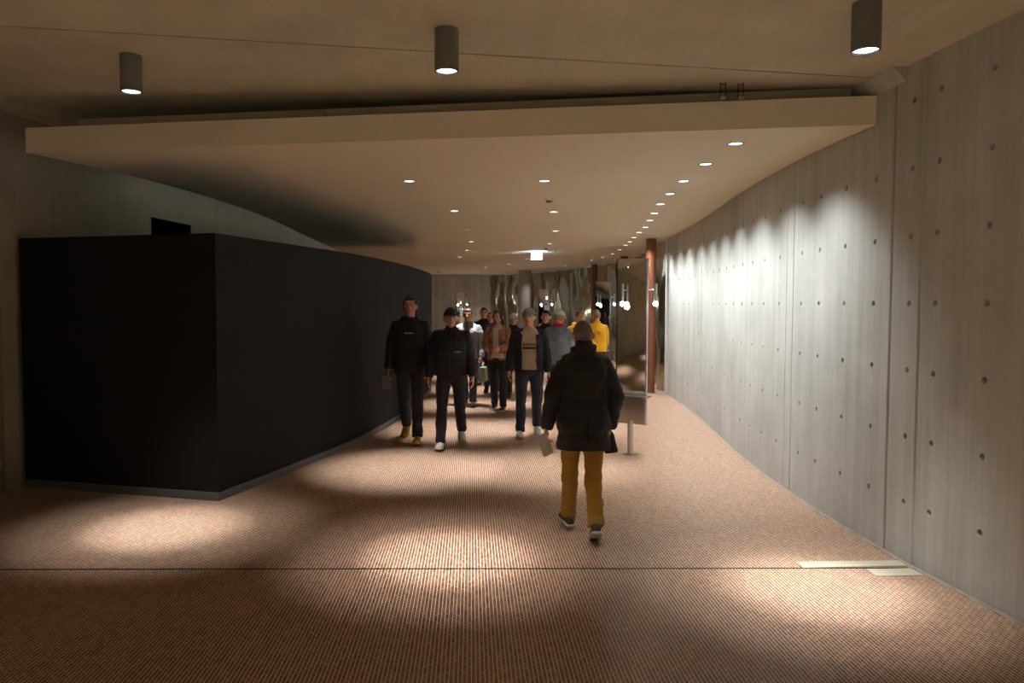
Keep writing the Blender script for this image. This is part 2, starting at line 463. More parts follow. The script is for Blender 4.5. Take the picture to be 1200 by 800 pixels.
# ------------------------------------------------------------------ black partition
part = empty('partition_wall', (-2.34, 6.9, 0), 0, 'matte black curved partition box standing along the corridor, sharp front corner', 'partition')
ox, oy = -2.34, 6.9
ysb = frange(6.9, 17.2, .3)
pl = [(-4.47, 7.46), (-2.34, 6.9)]+[(XBOX(y), y) for y in ysb[1:]]+[(-1.5, 17.6), (-3.2, 17.6)]+[(XL(y)+.05, y) for y in (15, 12, 10, 8.5)]
bm = bmesh.new()
def prism(bm, poly, z0, z1):
    a = [bm.verts.new((x-ox, y-oy, z0)) for x, y in poly]; b = [bm.verts.new((x-ox, y-oy, z1)) for x, y in poly]
    bm.faces.new(a); bm.faces.new(b)
    for i in range(len(poly)): j = (i+1) % len(poly); bm.faces.new((a[i], a[j], b[j], b[i]))
prism(bm, pl, 0, 2.475)
link('wall_panel', bm, M_black, part, smooth=False)
bm = bmesh.new(); prev = None
sk = [(-4.47, 7.46), (-2.34, 6.9)]+[(XBOX(y), y) for y in ysb[1:]]
offp = []
for i, (x, y) in enumerate(sk):
    a_ = Vector(sk[max(0, i-1)]); b_ = Vector(sk[min(len(sk)-1, i+1)]); t_ = (b_-a_).normalized(); nn = Vector((t_.y, -t_.x))
    k = .012*(1.25 if i == 1 else 1)
    offp.append((x+nn.x*k, y+nn.y*k))
for (x, y), (u, v) in zip(sk, offp):
    r_ = [bm.verts.new((u-ox, v-oy, 0)), bm.verts.new((u-ox, v-oy, .075)), bm.verts.new((x-ox, y-oy, .078))]
    if prev:
        bm.faces.new((prev[0], r_[0], r_[1], prev[1])); bm.faces.new((prev[1], r_[1], r_[2], prev[2]))
    prev = r_
link('skirting', bm, M_skirt, part, smooth=False)

# ------------------------------------------------------------------ columns
def column(px, d, r, label, mat, n=40):
    x = (px-PX0)/F*d
    c = empty('column', (x, d, 0), 0, label, 'column', None)
    bm = bmesh.new(); lathe(bm, [(0, 0), (r, 0), (r, ZS-.004), (0, ZS-.004)], n); link('shaft', bm, mat, c, smooth='edge')
    bm = bmesh.new(); lathe(bm, [(0, .001), (r+.012, .001), (r+.012, .012), (0, .012)], n); link('base_ring', bm, M_steel, c, smooth='edge')
column(762, 15.5, .105, 'rust-brown round column just behind the large standing mirror', M_rust)
column(730.8, 21.1, .105, 'rust-brown round column showing only its top above the large standing mirror', M_rust)
column(696, 25.2, .105, 'rust-brown round column behind the smaller standing mirror with dark panel', M_rust)
column(614.5, 29.8, .255, 'thick grey concrete column in front of the crumpled metal wall', M_gcol)

# ------------------------------------------------------------------ lamps
def add_spot(name, parent, loc, energy, size, blend, color, rot=(0, 0, 0), rad=.04):
    l = bpy.data.lights.new(name, 'SPOT'); l.energy = energy; l.spot_size = R(size); l.spot_blend = blend; l.color = color; l.shadow_soft_size = rad
    o = bpy.data.objects.new(name, l); col.objects.link(o); o.parent = parent; o.location = loc; o.rotation_euler = rot
    return o
COOL = (1.0, .99, .975)
def ceiling_lamp(px, py, label, mult=1.0, xy=None):
    zb = None
    if xy is None:
        x0 = 0
        for _ in range(6):
            zb = ZC(x0)-.262; p = at_z(px, py, zb); x0 = p.x
    else: p = Vector((xy[0], xy[1], 0)); zb = ZC(p.x)-.262
    r = .0775
    c = empty('ceiling_spotlight', (p.x, p.y, zb), 0, label, 'ceiling lamp', 'cylinder spotlights under the concrete ceiling')
    bm = bmesh.new(); lathe(bm, [(r-.012, .0), (r, .0), (r, .262+.0276*r), (0, .262), ], 40); link('housing', bm, M_lamp, c, smooth='edge')
    bm = bmesh.new(); lathe(bm, [(r-.001, -.003), (r-.010, -.004), (r-.010, .012)], 40); link('rim', bm, M_rim, c, smooth='edge')
    bm = bmesh.new(); lathe(bm, [(r-.0105, .0), (r-.018, .02), (r-.035, .045)], 40); link('reflector', bm, M_refl, c)
    bm = bmesh.new(); lathe(bm, [(0, .012), (.03, .010), (r-.0115, .006)], 40); link('lens', bm, M_lens, c)
    add_spot('lamp_light', c, (0, 0, -.012), 800*mult, 26, 1.0, COOL, (R(8), 0, 0), .06)
    add_spot('lamp_light', c, (0, 0, -.013), 320*mult, 46, 1.0, COOL, (R(8), 0, 0), .06)
    return c
ceiling_lamp(154, 107.5, 'dark cylinder spotlight hanging above the black partition front')
ceiling_lamp(523.5, 83.5, 'dark cylinder spotlight above the middle of the corridor entrance')
ceiling_lamp(1014.5, 59.5, 'dark cylinder spotlight hanging beside the concrete wall with tie holes')

for (x_, y_), w_ in zip(((-2.4, 1.5), (-.1, 1.1), (2.2, .7), (-2.4, -1.2), (-.1, -1.6), (2.2, -2.0)), ('first row, above the dark side wall', 'first row, middle', 'first row, beside the concrete wall', 'second row, above the dark side wall', 'second row, middle', 'second row, beside the concrete wall')):  # lamps added out of view; their floor bounce lifts ceiling and fascia
    ceiling_lamp(0, 0, f'added unseen cylinder spotlight for bounce light, {w_}', 2.6, xy=(x_, y_))

def downlight(px, py, label, group, energy, size, tilt=(0, 0, 0), lit=True, rad=.05):
    p = at_z(px, py, ZS)
    r = .068
    c = empty('recessed_downlight', (p.x, p.y, ZS), 0, label, 'downlight', group)
    bm = bmesh.new(); lathe(bm, [(r, 0), (r, -.004), (r-.008, -.006), (r-.011, -.001)], 28); link('trim_ring', bm, M_rim if p.y < 9 else M_refl, c, smooth='edge')
    bm = bmesh.new(); lathe(bm, [(0, -.0035), (r-.012, -.002)], 28); link('lens', bm, M_lens_dim if lit else M_refl, c)
    if energy: add_spot('lamp_light', c, (0, 0, -.02), energy, size, 1.0, COOL, tilt, rad)
ORD = ['first', 'second', 'third', 'fourth', 'fifth', 'sixth', 'seventh', 'eighth', 'ninth', 'tenth', 'eleventh', 'twelfth', 'thirteenth', 'fourteenth', 'fifteenth', 'sixteenth', 'seventeenth']
E_WALL, E_MID = 200, 560
rowR = [(862, 168), (827, 192), (801, 212), (785, 227), (774, 239), (767, 249.6), (761.7, 258), (756.5, 266), (749, 272), (743, 278), (738, 283), (733, 287), (726, 292.5), (717.5, 297.5), (706, 301.7), (693, 305)]
for i, (x, y) in enumerate(rowR):
    downlight(x, y, f'recessed downlight, {ORD[i]} from the front in the curved row along the concrete wall', 'downlights along the concrete wall', E_WALL*(.6, .75, .9)[min(i, 2)]*1.1, 104, (0, R(-17), 0), rad=.068)
rowM = [(638, 211.7), (649, 248), (651, 270.4), (644, 285.4), (634.6, 295), (618, 303), (597, 309), (569, 313)]
for i, (x, y) in enumerate(rowM):
    downlight(x, y, f'recessed downlight, {ORD[i]} from the front in the row leading to the exit sign', 'downlights in the middle row', E_MID, 46)
rowL = [(479.5, 212), (532.5, 247), (549, 268.7), (552.5, 283), (547.5, 293), (539, 301)]
for i, (x, y) in enumerate(rowL):
    downlight(x, y, f'recessed downlight, {ORD[i]} from the front in the row nearer the black partition', 'downlights nearer the black partition', E_MID*1.3, 46, lit=i not in (2,))
rowF = [(536, 316.3), (570, 320.2), (627, 315.7), (590, 318.5), (606.5, 317.6), (663, 311)]
names = ['far recessed downlight above the wall mirror on the concrete wall', 'far recessed downlight before the edge of the crumpled metal wall', 'far recessed downlight beside the grey concrete column, towards the brown columns',
         'small far recessed downlight between the metal wall edge and grey column', 'far recessed downlight directly in front of the grey concrete column', 'far recessed downlight before the metal wall, past the exit sign']
for (x, y), n_ in zip(rowF, names): downlight(x, y, n_, 'far downlights', 0 if x == 606.5 else (60 if x == 627 else 190), 110)

# exit sign
p = at_z(628.5, 295.5, ZS); dS = 19.2
ex = empty('exit_sign', ((628.5-PX0)/F*dS, dS, ZS), 0, 'glowing pale blue exit sign under the dropped ceiling', 'exit sign')
zc_ = at_y(628.5, 300, dS).z-ZS
bm = bmesh.new(); box(bm, (0, 0, zc_), (.285, .05, .17), 0, .006); link('housing', bm, M_trim, ex, smooth='edge')
bm = bmesh.new(); box(bm, (0, -.028, zc_), (.265, .008, .155), 0, .002); link('light_panel', bm, M_sign, ex, smooth='edge')
bm = bmesh.new(); box(bm, (0, 0, zc_/2+.04), (.03, .03, -zc_-.09)); link('hanger', bm, M_trim, ex, smooth=False)
l = bpy.data.lights.new('sign_light', 'AREA'); l.energy = 22; l.size = .3; l.color = (.6, .8, 1); lo_ = bpy.data.objects.new('sign_light', l); col.objects.link(lo_); lo_.parent = ex; lo_.location = (0, -.08, zc_); lo_.rotation_euler = (R(110), 0, 0)
# smoke detectors
for (x, y, lb) in ((643.5, 233.5, 'cream smoke detector on the dropped ceiling, nearest the entrance'), (640, 290.5, 'small smoke detector on the dropped ceiling above the exit sign'), (514, 318, 'small smoke detector on the dropped ceiling near the end of the black partition')):
    p = at_z(x, y, ZS)
    c = empty('smoke_detector', (p.x, p.y, ZS), 0, lb, 'smoke detector', 'smoke detectors')
    bm = bmesh.new(); lathe(bm, [(0, 0), (.055, 0), (.055, -.012), (.05, -.018), (0, -.018)], 24); link('base', bm, M_soffit, c, smooth='edge')
    bm = bmesh.new(); lathe(bm, [(0, -.016), (.036, -.016), (.04, -.03), (.034, -.042), (0, -.044)], 24); link('sensor_head', bm, M_lamp, c, smooth='edge')
# wire hangers above the fascia
for x, w in ((842.5, 'cantilevered'), (863, 'x')):
    p = at_y(x, 117, 5.93)
    lb = 'thin wire hanger loop above the fascia, the one farther from the concrete wall' if w != 'x' else 'thin wire hanger loop above the fascia, the one nearer the concrete wall'
    c = empty('wire_hanger', (p.x, 5.84, ZT), 0, lb, 'hanger', 'wire hangers above the fascia')
    bm = bmesh.new(); h = ZC(p.x)-ZT-.002
    for s in (-.02, .02): tube(bm, [(s, 0, 0), (s, 0, h)], [.003, .003], n=8)
    tube(bm, [(-.022, 0, h-.015), (.022, 0, h-.015)], [.003, .003], ref=(0, 0, 1), n=8)
    link('wire_loop', bm, M_dark, c)
    bm = bmesh.new(); box(bm, (0, 0, .012), (.04, .03, .02), 0, .003); link('clip', bm, M_alu, c, smooth='edge')

# floor plates
def plate(quad, label):
    P = [at_z(*q) for q in quad]; c = sum(P, Vector())/4
    bm = bmesh.new(); a = [bm.verts.new((p.x-c.x, p.y-c.y, .0005)) for p in P]; b = [bm.verts.new((p.x-c.x, p.y-c.y, .006)) for p in P]
    bm.faces.new(a); bm.faces.new(b)
    for i in range(4): j = (i+1) % 4; bm.faces.new((a[i], a[j], b[j], b[i]))
    o = link('floor_plate', bm, M_plate, smooth=False); o.location = (c.x, c.y, .0)
    tag(o, label, 'floor plate')
plate([(934, 658.8), (1053, 657.2), (1063, 663.2), (941, 665.8)], 'long narrow cream metal strip covering the floor joint by the concrete wall')
plate([(1015, 667.4), (1066, 666.4), (1083, 674.6), (1027, 675.4)], 'short wide cream metal plate on the floor beside the concrete wall')

# ------------------------------------------------------------------ mirror stations
def make_station():
    c = empty('mirror_stand', (0, 0, 0))
    bm = bmesh.new(); lathe(bm, [(0, .004), (.034, .004), (.034, .42), (0, .42)], 28); link('post', bm, M_alu, c, smooth='edge')
    bm = bmesh.new(); lathe(bm, [(0, 0), (.09, 0), (.09, .006), (.04, .010), (0, .010)], 28); link('base_plate', bm, M_steel, c, smooth='edge')
    bm = bmesh.new(); box(bm, (0, .012, 1.545), (.36, .02, 1.67), 0, .003); link('back_panel', bm, M_lamp, c, smooth='edge')
    bm = bmesh.new(); box(bm, (0, -.003, 1.548), (.352, .008, 1.655), 0, .0015); link('mirror_glass', bm, M_mirror, c, smooth='edge')
    bm = bmesh.new(); box(bm, (0, .004, .54), (.36, .024, .335), 0, .004); link('lower_panel', bm, M_steel, c, smooth='edge')
    bm = bmesh.new(); box(bm, (.189, .004, 1.375), (.018, .05, 2.01), 0, .004); link('edge_profile', bm, M_alu, c, smooth='edge')
    bm = bmesh.new(); box(bm, (-.184, .004, 1.545), (.008, .03, 1.67), 0, .002); link('edge_profile', bm, M_rim, c, smooth='edge')
    bm = bmesh.new(); box(bm, (.02, -.09, .722), (.48, .17, .010), 0, .003); link('shelf', bm, M_glass, c, smooth='edge')
    def lamp(px_, py_, ax, ay):
        bm = bmesh.new(); tube(bm, [(ax, ay, 2.0), (px_, py_, 2.0)], [.008, .008], ref=(0, 0, 1), n=12); arm = link('lamp_arm', bm, M_alu, c)
        bm = bmesh.new(); lathe(bm, [(0, 2.075), (.017, 2.07), (.019, 2.06), (.019, 1.862), (.014, 1.858), (0, 1.858)], 20, Matrix.Translation((px_, py_, 0))); link('lamp_tube', bm, M_alu, c, smooth='edge')
        bm = bmesh.new(); ball(bm, (px_, py_, 1.832), .029); link('bulb', bm, M_bulb, c)
        l = bpy.data.lights.new('bulb_light', 'POINT'); l.energy = 3.0; l.shadow_soft_size = .035; l.color = (1, .93, .82)
        o = bpy.data.objects.new('bulb_light', l); col.objects.link(o); o.parent = c; o.location = (px_, py_-.01, 1.80)
    lamp(.30, -.03, .19, 0); lamp(-.09, -.085, -.09, 0)
    return c
def children(o): return [x for x in bpy.data.objects if x.parent is o]
def copy_tree(o, parent=None):
    c = o.copy(); col.objects.link(c)
    if parent: c.parent = parent
    for ch in children(o): copy_tree(ch, c)
    return c
st = make_station()
STN = [(740, 9.1, 30, 'tall standing mirror with glass shelf and round bulbs, beside the nearest rust-brown column'),
       (706, 17.9, 30, 'standing mirror with lit bulbs seen past the black-jacketed man\'s head, before the metal wall'),
       (637, 27.2, 10, 'small far standing mirror between the grey column and the crumpled metal wall'),
       (539, 32.6, -4, 'far standing mirror in front of the pale concrete end wall')]
for i, (px, d, a_, lb) in enumerate(STN):
    o = st if i == 0 else copy_tree(st)
    o.location = ((px-PX0)/F*d, d, 0); o.rotation_euler = (0, 0, R(-a_)); tag(o, lb, 'mirror stand', 'mirror stands')

# ------------------------------------------------------------------ people
def mat_skin(name, c):
    t = NT(name); o = t.obj(); n = t.noise(30, o, 3)
    t.set(Base_Color=t.mix(n, tuple(x*.9 for x in c[:3])+(1,), tuple(x*1.08 for x in c[:3])+(1,)), Roughness=.5, Specular_IOR_Level=.35, Subsurface_Weight=.08, Subsurface_Radius=(.01, .004, .002))
    return t.m
SKIN = mat_skin('skin', S(205, 158, 132)); SKIN2 = mat_skin('skin_tan', S(184, 132, 104))
HAIR_G = mat_plain('grey_brown_hair', S(116, 103, 93), .8, 0, .35, 90, .6)
HAIR_D = mat_plain('dark_brown_hair', S(40, 30, 25), .6, 0, .3, 60, .5)
HAIR_B = mat_plain('brown_hair', S(86, 60, 42), .6, 0, .3, 60, .5)
HAIR_L = mat_plain('light_hair', S(142, 120, 94), .6, 0, .25, 60, .5)
EYE = mat_plain('eye', S(60, 48, 42), .15, 0, .1)
LIP = mat_plain('lips', S(160, 98, 88), .5, 0, .05)
def cloth(nm, *c, **k): return mat_cloth(nm, S(*c), **k)
_dg = None
def remesh(name, bm, voxel, mat, parent=None, smooth=4, post=None):
    bmesh.ops.recalc_face_normals(bm, faces=bm.faces[:])
    me = bpy.data.meshes.new(name+'_raw'); bm.to_mesh(me); bm.free()
    o = bpy.data.objects.new(name+'_raw', me); col.objects.link(o)
    m = o.modifiers.new('r', 'REMESH'); m.mode = 'VOXEL'; m.voxel_size = voxel; m.use_smooth_shade = True
    if smooth:
        s = o.modifiers.new('s', 'SMOOTH'); s.factor = .5; s.iterations = smooth
    dg = bpy.context.evaluated_depsgraph_get(); dg.update()
    nm = bpy.data.meshes.new_from_object(o.evaluated_get(dg)); nm.name = name
    bpy.data.objects.remove(o); bpy.data.meshes.remove(me)
    b2 = bmesh.new(); b2.from_mesh(nm)
    if post: post(b2)
    for f in b2.faces: f.smooth = True
    b2.to_mesh(nm); b2.free()
    nm.materials.clear(); nm.materials.append(mat)
    r = bpy.data.objects.new(name, nm); col.objects.link(r)
    if parent: r.parent = parent
    return r
def wrinkle(amp, sx, sz, seed=0, hi=.4):
    def f(bm):
        bm.normal_update()
        for v in bm.verts:
            p = v.co
            n = noise.noise(Vector((p.x*sx+seed, p.y*sx, p.z*sz)))+hi*noise.noise(Vector((p.x*sx*2.6, p.y*sx*2.6+seed, p.z*sz*2.3)))
            v.co = p+v.normal*n*amp
    return f
def chain(*fs):
    def f(bm):
        for g in fs:
            if g: g(bm)
    return f

HIP, KNEE, ANK = .915, .44, .415
def leg_fk(s, L):
    """L = dict(th, kb, fp, ab, to)"""
    th, kb, ab = R(L.get('th', 0)), R(L.get('kb', 4)), R(L.get('ab', 2))
    hip = Vector((s*.092, 0, HIP))
    d1 = Vector((s*math.sin(ab), math.sin(th), -math.cos(th))).normalized(); knee = hip+d1*KNEE
    a2 = th-kb; d2 = Vector((s*math.sin(ab*.6), math.sin(a2), -math.cos(a2))).normalized(); ank = knee+d2*ANK
    return hip, knee, ank, d1, d2
def arm_fk(s, A, lean):
    sa, ab, eb, tw = R(A.get('sa', 0)), R(A.get('ab', 10)), R(A.get('eb', 12)), R(A.get('tw', 0))
    sh = Vector((s*A.get('sw', .178), -.005, A.get('sz', 1.405)))
    d1 = Vector((s*math.sin(ab), math.sin(sa)*math.cos(ab), -math.cos(sa)*math.cos(ab)))
    el = sh+d1*.295
    a2 = sa+eb; ab2 = ab*A.get('abk', .55)
    d2 = Vector((s*math.sin(ab2)*math.cos(tw)-s*math.sin(tw)*math.sin(abs(a2)), math.sin(a2)*math.cos(ab2)*math.cos(tw), -math.cos(a2)*math.cos(ab2))).normalized()
    wr = el+d2*.252
    M = Matrix.Translation((0, 0, HIP)) @ Matrix.Rotation(-lean, 4, 'X') @ Matrix.Translation((0, 0, -HIP))
    sh, el, wr = M @ sh, M @ el, M @ wr
    return sh, el, wr, (el-sh).normalized(), (wr-el).normalized(), M
TOR_M = [(.83, .125, .10, 0), (.90, .166, .118, -.012), (.98, .165, .112, -.008), (1.08, .150, .102, 0), (1.20, .160, .108, .004), (1.31, .176, .114, .002), (1.38, .176, .102, -.004), (1.425, .14, .082, -.010), (1.462, .085, .066, -.012), (1.49, .058, .056, -.006)]
def torso(bm, prof, M, grow=0, sx=1, n=28, pw=2.3):
    rings = []
    for z, a, b, yo in prof:
        r_ = []
        for k in range(n):
            t = 2*math.pi*k/n; c, s = math.cos(t), math.sin(t)
            x = math.copysign(abs(c)**(2/pw), c)*(a*sx+grow); y = math.copysign(abs(s)**(2/pw), s)*(b+grow)+yo
            r_.append(bm.verts.new(M @ Vector((x, y, z))))
        rings.append(r_)
    for a, b in zip(rings, rings[1:]):
        for k in range(n): bm.faces.new((a[k], a[(k+1) % n], b[(k+1) % n], b[k]))
    bm.faces.new(list(reversed(rings[0]))); bm.faces.new(rings[-1])
def head_shape(bm, M, u=28, v=22):
    """skull, jaw, nose, ears, brow, lips in head frame: origin at centre, +Y forward"""
    vs = bmesh.ops.create_uvsphere(bm, u_segments=u, v_segments=v, radius=1)['verts']
    for x in vs:
        p = x.co.copy()
        X, Y, Z = p.x*.076, p.y*.096, p.z*.118
        if Z < 0:
            k = -Z/.118
            X *= 1-.26*k*k-.05*k
            if Y > 0: Y *= 1-.06*k
            else: Y *= 1-.38*k
            Y += .018*k
        if Y > .05: Y = .05+(Y-.05)*.80
        x.co = M @ Vector((X, Y, Z))
    T = lambda a: M @ Vector(a)
    rf = M.to_3x3() @ Vector((0, 1, 0))
    tube(bm, [T((0, .080, .022)), T((0, .092, .002)), T((0, .104, -.020)), T((0, .088, -.030))], [.007, .009, .014, .010], ref=M.to_3x3() @ Vector((1, 0, 0)), n=10)
    for s in (-1, 1):
        ball(bm, T((s*.016, .087, -.022)), .008, u=8, v=6)
        vs = ball(bm, (0, 0, 0), (.010, .021, .033), u=10, v=8)
        for x in vs: x.co = T(Vector((s*(.081+.016*max(0, -x.co.y/.02)), -.012, -.006))+x.co)
        tube(bm, [T((s*.012, .086, .034)), T((s*.034, .080, .037)), T((s*.052, .062, .030))], [.007, .008, .006], ref=rf, n=8)
        ball(bm, T((s*.045, .062, -.018)), (.018, .016, .016), u=8, v=6)
    tube(bm, [T((-.024, .078, -.053)), T((0, .087, -.051)), T((.024, .078, -.053))], [.004, .0065, .004], ref=rf, n=8)
    tube(bm, [T((-.020, .077, -.061)), T((0, .086, -.062)), T((.020, .077, -.061))], [.004, .0065, .004], ref=rf, n=8)
    ball(bm, T((0, .072, -.095)), (.022, .018, .018), u=10, v=8)
def hand(bm, s, wr, d, thumb_dir, curl=25, spread=1.0, thumb_curl=15):
    """palm, four unequal fingers and thumb; d = along the hand, thumb_dir = towards thumb side"""
    t = (thumb_dir-d*thumb_dir.dot(d)).normalized(); n = d.cross(t)*(1 if s < 0 else -1); n.normalize()
    # palm normal must face the body side
    tube(bm, [wr-d*.02, wr+d*.015, wr+d*.05, wr+d*.088], [(.026, .018), (.030, .016), (.040, .0145), (.041, .013)], ref=n, n=16)
    L = [(.030, .040, .026, .020), (.010, .045, .029, .021), (-.010, .042, .027, .020), (-.029, .033, .021, .018)]
    for i, (o_, a, b, c) in enumerate(L):
        p = wr+d*(.084-.004*abs(i-1))+t*o_*spread; pts = [p-d*.02]; ang = 0; q = p; pts.append(q)
        for j, ln in enumerate((a, b, c)):
            ang += R(curl*(.8, 1.1, .8)[j])
            dd = d*math.cos(ang)+n*math.sin(ang); q = q+dd*ln; pts.append(q)
        tube(bm, pts, [.0095, .0095, .009, .0085, .0065], ref=t, n=10)
    p = wr+d*.028+t*.026; dd = (d*.62+t*.70+n*.30).normalized(); pts = [wr+d*.012+t*.012, p, p+dd*.040]
    d2 = (d*.86+t*.25+n*.45).normalized(); pts += [pts[-1]+d2*.030, pts[-1]+d2*.054]
    tube(bm, pts, [.015, .0145, .0115, .0105, .0075], ref=n, n=10)
def shoe(bm, bs, ank, foot, s, toe_out, k=1.0):
    """upper into bm, sole into bs; foot pitch in radians (toe down positive)"""
    M = Matrix.Translation(ank) @ Matrix.Rotation(-s*toe_out, 4, 'Z') @ Matrix.Rotation(-foot, 4, 'X')
    prof = [(-.078, .026, -.045, .030), (-.065, .036, -.040, .040), (-.03, .038, -.028, .052), (.02, .038, -.030, .050), (.06, .041, -.042, .036), (.11, .047, -.052, .026), (.15, .043, -.057, .021), (.18, .030, -.060, .018), (.192, .014, -.064, .012)]
    def loft(b, f):
        rings = []
        for y, w, zc, h in prof:
            rings.append([b.verts.new(M @ Vector(f(y, w, zc, h, 2*math.pi*i/16))) for i in range(16)])
        for p, q in zip(rings, rings[1:]):
            for i in range(16): b.faces.new((p[i], p[(i+1) % 16], q[(i+1) % 16], q[i]))
        b.faces.new(list(reversed(rings[0]))); b.faces.new(rings[-1])
    def up(y, w, zc, h, t):
        z = zc+h*math.sin(t); return (w*k*math.cos(t)*(1 if z < zc else .9), y, max(z, -.078))
    loft(bm, up)
    T = lambda a: M @ Vector(a)
    tube(bm, [T((0, -.022, -.05)), T((0, -.018, .0)), T((0, -.012, .04))], [(.034, .044), (.036, .042), (.037, .042)], ref=M.to_3x3() @ Vector((0, 1, 0)), n=14)
    def so(y, w, zc, h, t):
        c, q = math.cos(t), math.sin(t)
        return ((w+.004)*k*math.copysign(abs(c)**.5, c), y*1.03, -.081+.012*math.copysign(abs(q)**.4, q))
    loft(bs, so)
    return min((M @ Vector((0, y, -.093))).z for y in (-.08, .0, .12, .19))

def make_person(label, x, y, H, yaw, pose, outfit, voxel=.009):
    """local +Y is forward; yaw=0 faces away from the camera, 180 faces it"""
    k = H/1.735
    lean = R(pose.get('lean', 2)); turn = pose.get('head', (0, 0))
    Ls = {-1: pose['L'], 1: pose['R']}; As = {-1: pose['AL'], 1: pose['AR']}
    wide = outfit.get('wide', 1.0)
    body = bmesh.new(); tr = bmesh.new(); jk = bmesh.new()
    shoes = {}; low = 9
    for s in (-1, 1):
        hip, kn, an, d1, d2 = leg_fk(s, Ls[s])
        tube(body, [hip+Vector((0, 0, .03)), hip-Vector((0, 0, .06)), hip.lerp(kn, .5), kn, kn.lerp(an, .3), kn.lerp(an, .7), an, an+Vector((0, .0, -.04))], [.082, .084, .070, .052, .052, .042, .036, .03], n=14)
        tw = outfit.get('leg', 1.0)
        hemp = kn.lerp(an, .97)
        tube(tr, [hip+Vector((-s*.01, -.005, .05)), hip-Vector((s*.004, .008, .07)), hip.lerp(kn, .5), kn-d1*.03, kn+d2*.06, kn.lerp(an, .45), kn.lerp(an, .75), hemp+d2*.02, hemp+d2*.035],
             [.096, (.100*tw, .106*tw), .086*tw, .072*tw, .070*tw, .070*tw, .066*tw, .066*tw, .060*tw], n=18)
        bu = bmesh.new(); bs = bmesh.new()
        low = min(low, shoe(bu, bs, an, R(Ls[s].get('fp', 0)), s, R(Ls[s].get('to', 6)), outfit.get('shoe_w', 1.08)))
        shoes[s] = (bu, bs)
    I = arm_fk(1, As[1], lean)[5]
    torso(body, TOR_M, I, 0, outfit.get('belly', 1.0)*.97)
    torso(tr, [(.80, .05, .06, 0), (.84, .145, .12, -.005), (.90, .183, .136, -.012), (.98, .180, .128, -.006), (1.04, .166, .116, 0)], Matrix.Translation((0, 0, 0)), 0, wide**.5)
    # neck + head
    nk = I @ Vector((0, -.008, 1.45)); HM = I @ Matrix.Translation((0, .018, 1.614-outfit.get('neck', 0))) @ Matrix.Rotation(R(turn[0]), 4, 'Z') @ Matrix.Rotation(-R(turn[1]), 4, 'X') @ Matrix.Rotation(R(pose.get('tilt', 0)), 4, 'Y')
    tube(body, [nk, I @ Vector((0, -.004, 1.50)), HM @ Vector((0, -.018, -.06)), HM @ Vector((0, -.01, -.01))], [(.066, .062), (.057, .057), (.056, .058), .05], n=16)
    head_shape(body, HM)
    J = outfit['top']
    hem = J.get('hem', .78)
    g = J.get('grow', .022)
    fl = J.get('flare', 0)
    prof = [(hem, .172+g+fl, .122+g+fl*.6, -.004)]
    if hem < .86: prof.append((.88, .174+g+fl*.6, .126+g, -.008))
    prof += [(1.0, .168+g, .116+g, -.004), (1.10, .164+g, .112+g, 0), (1.22, .172+g*.9, .116+g*.9, .002), (1.31, .184+g*.8, .118+g*.8, 0), (1.36, .176+g*.6, .110+g*.6, -.004), (1.405, .150+g*.45, .092+g*.5, -.010), (1.44, .115+g*.4, .080+g*.4, -.012), (1.47, .084+g*.2, .070+g*.2, -.012), (1.49, .068, .064, -.012)]
    prof = [q for q in prof if q[0] >= hem]
    torso(jk, prof, I, 0, wide, 32)
    hands = {}
    for s in (-1, 1):
        A = As[s]
        sh, el, wr, a1, a2, _ = arm_fk(s, A, lean)
        root = I @ Vector((s*.10, -.005, 1.405))
        tube(body, [root, sh, sh.lerp(el, .5), el, el.lerp(wr, .3), wr, wr+a2*.01], [.05, .052, .044, .038, .040, (.028, .022), (.028, .02)], n=14)
        td = Vector((0, 1, 0)) if abs(a2.y) < .75 else Vector((-s*.3, .1, 1))
        if 'thumb' in A: td = Vector(A['thumb'])
        hand(body, s, wr, a2, td, A.get('curl', 24))
        q = J.get('sleeve', 1.0)
        end = wr-a2*J.get('cuff_up', .0)
        bend = (el-sh.lerp(wr, .5)).normalized() if (el-sh.lerp(wr, .5)).length > .01 else Vector((0, -1, 0))
        tube(jk, [root+Vector((0, 0, -.01)), sh+Vector((-s*.006, 0, -.016)), sh.lerp(el, .35), el-a1*.05, el+bend*.006, el+a2*.05, el.lerp(end, .6), end-a2*.01, end+a2*.012],
             [.060*q, .064*q, .070*q, .063*q, .061*q, .060*q, .053*q, .048*q, .044*q], n=18)
        hands[s] = (wr, a2, td)
    if J.get('collar', 0):
        c_ = J['collar']
        tube(jk, [I @ Vector((0, -.014, 1.455)), I @ Vector((0, -.012, 1.49)), I @ Vector((0, -.010, 1.49+c_))], [(.086, .082), (.075, .072), (.070, .070)], n=20)
    if J.get('lapel'):
        tube(jk, [I @ Vector((0, -.012, z_)) for z_ in (1.385, 1.43, 1.475, 1.515, 1.535)], [(.168, .098), (.132, .092), (.098, .086), (.080, .080), (.072, .072)], n=24)
        tube(jk, [I @ Vector((x_, y_, z_)) for x_, y_, z_ in ((-.088, .03, 1.488), (-.080, -.05, 1.50), (-.04, -.088, 1.508), (0, -.098, 1.51), (.04, -.088, 1.508), (.080, -.05, 1.50), (.088, .03, 1.488))], [(.016, .024)]*7, ref=(0, 0, 1), n=10)
    if J.get('hood'):
        tube(jk, [I @ Vector((x_, y_, z_)) for x_, y_, z_ in ((-.085, .045, 1.455), (-.095, -.045, 1.475), (-.05, -.105, 1.478), (0, -.12, 1.47), (.05, -.105, 1.478), (.095, -.045, 1.475), (.085, .045, 1.455))], [.030, .034, .042, .046, .042, .034, .030], ref=(0, 0, 1), n=12)
    # place
    W = Matrix.Scale(k, 4) @ Matrix.Translation((0, 0, -low))
    def fin(o): o.data.transform(W); return o
    if outfit.get('glove'): pass
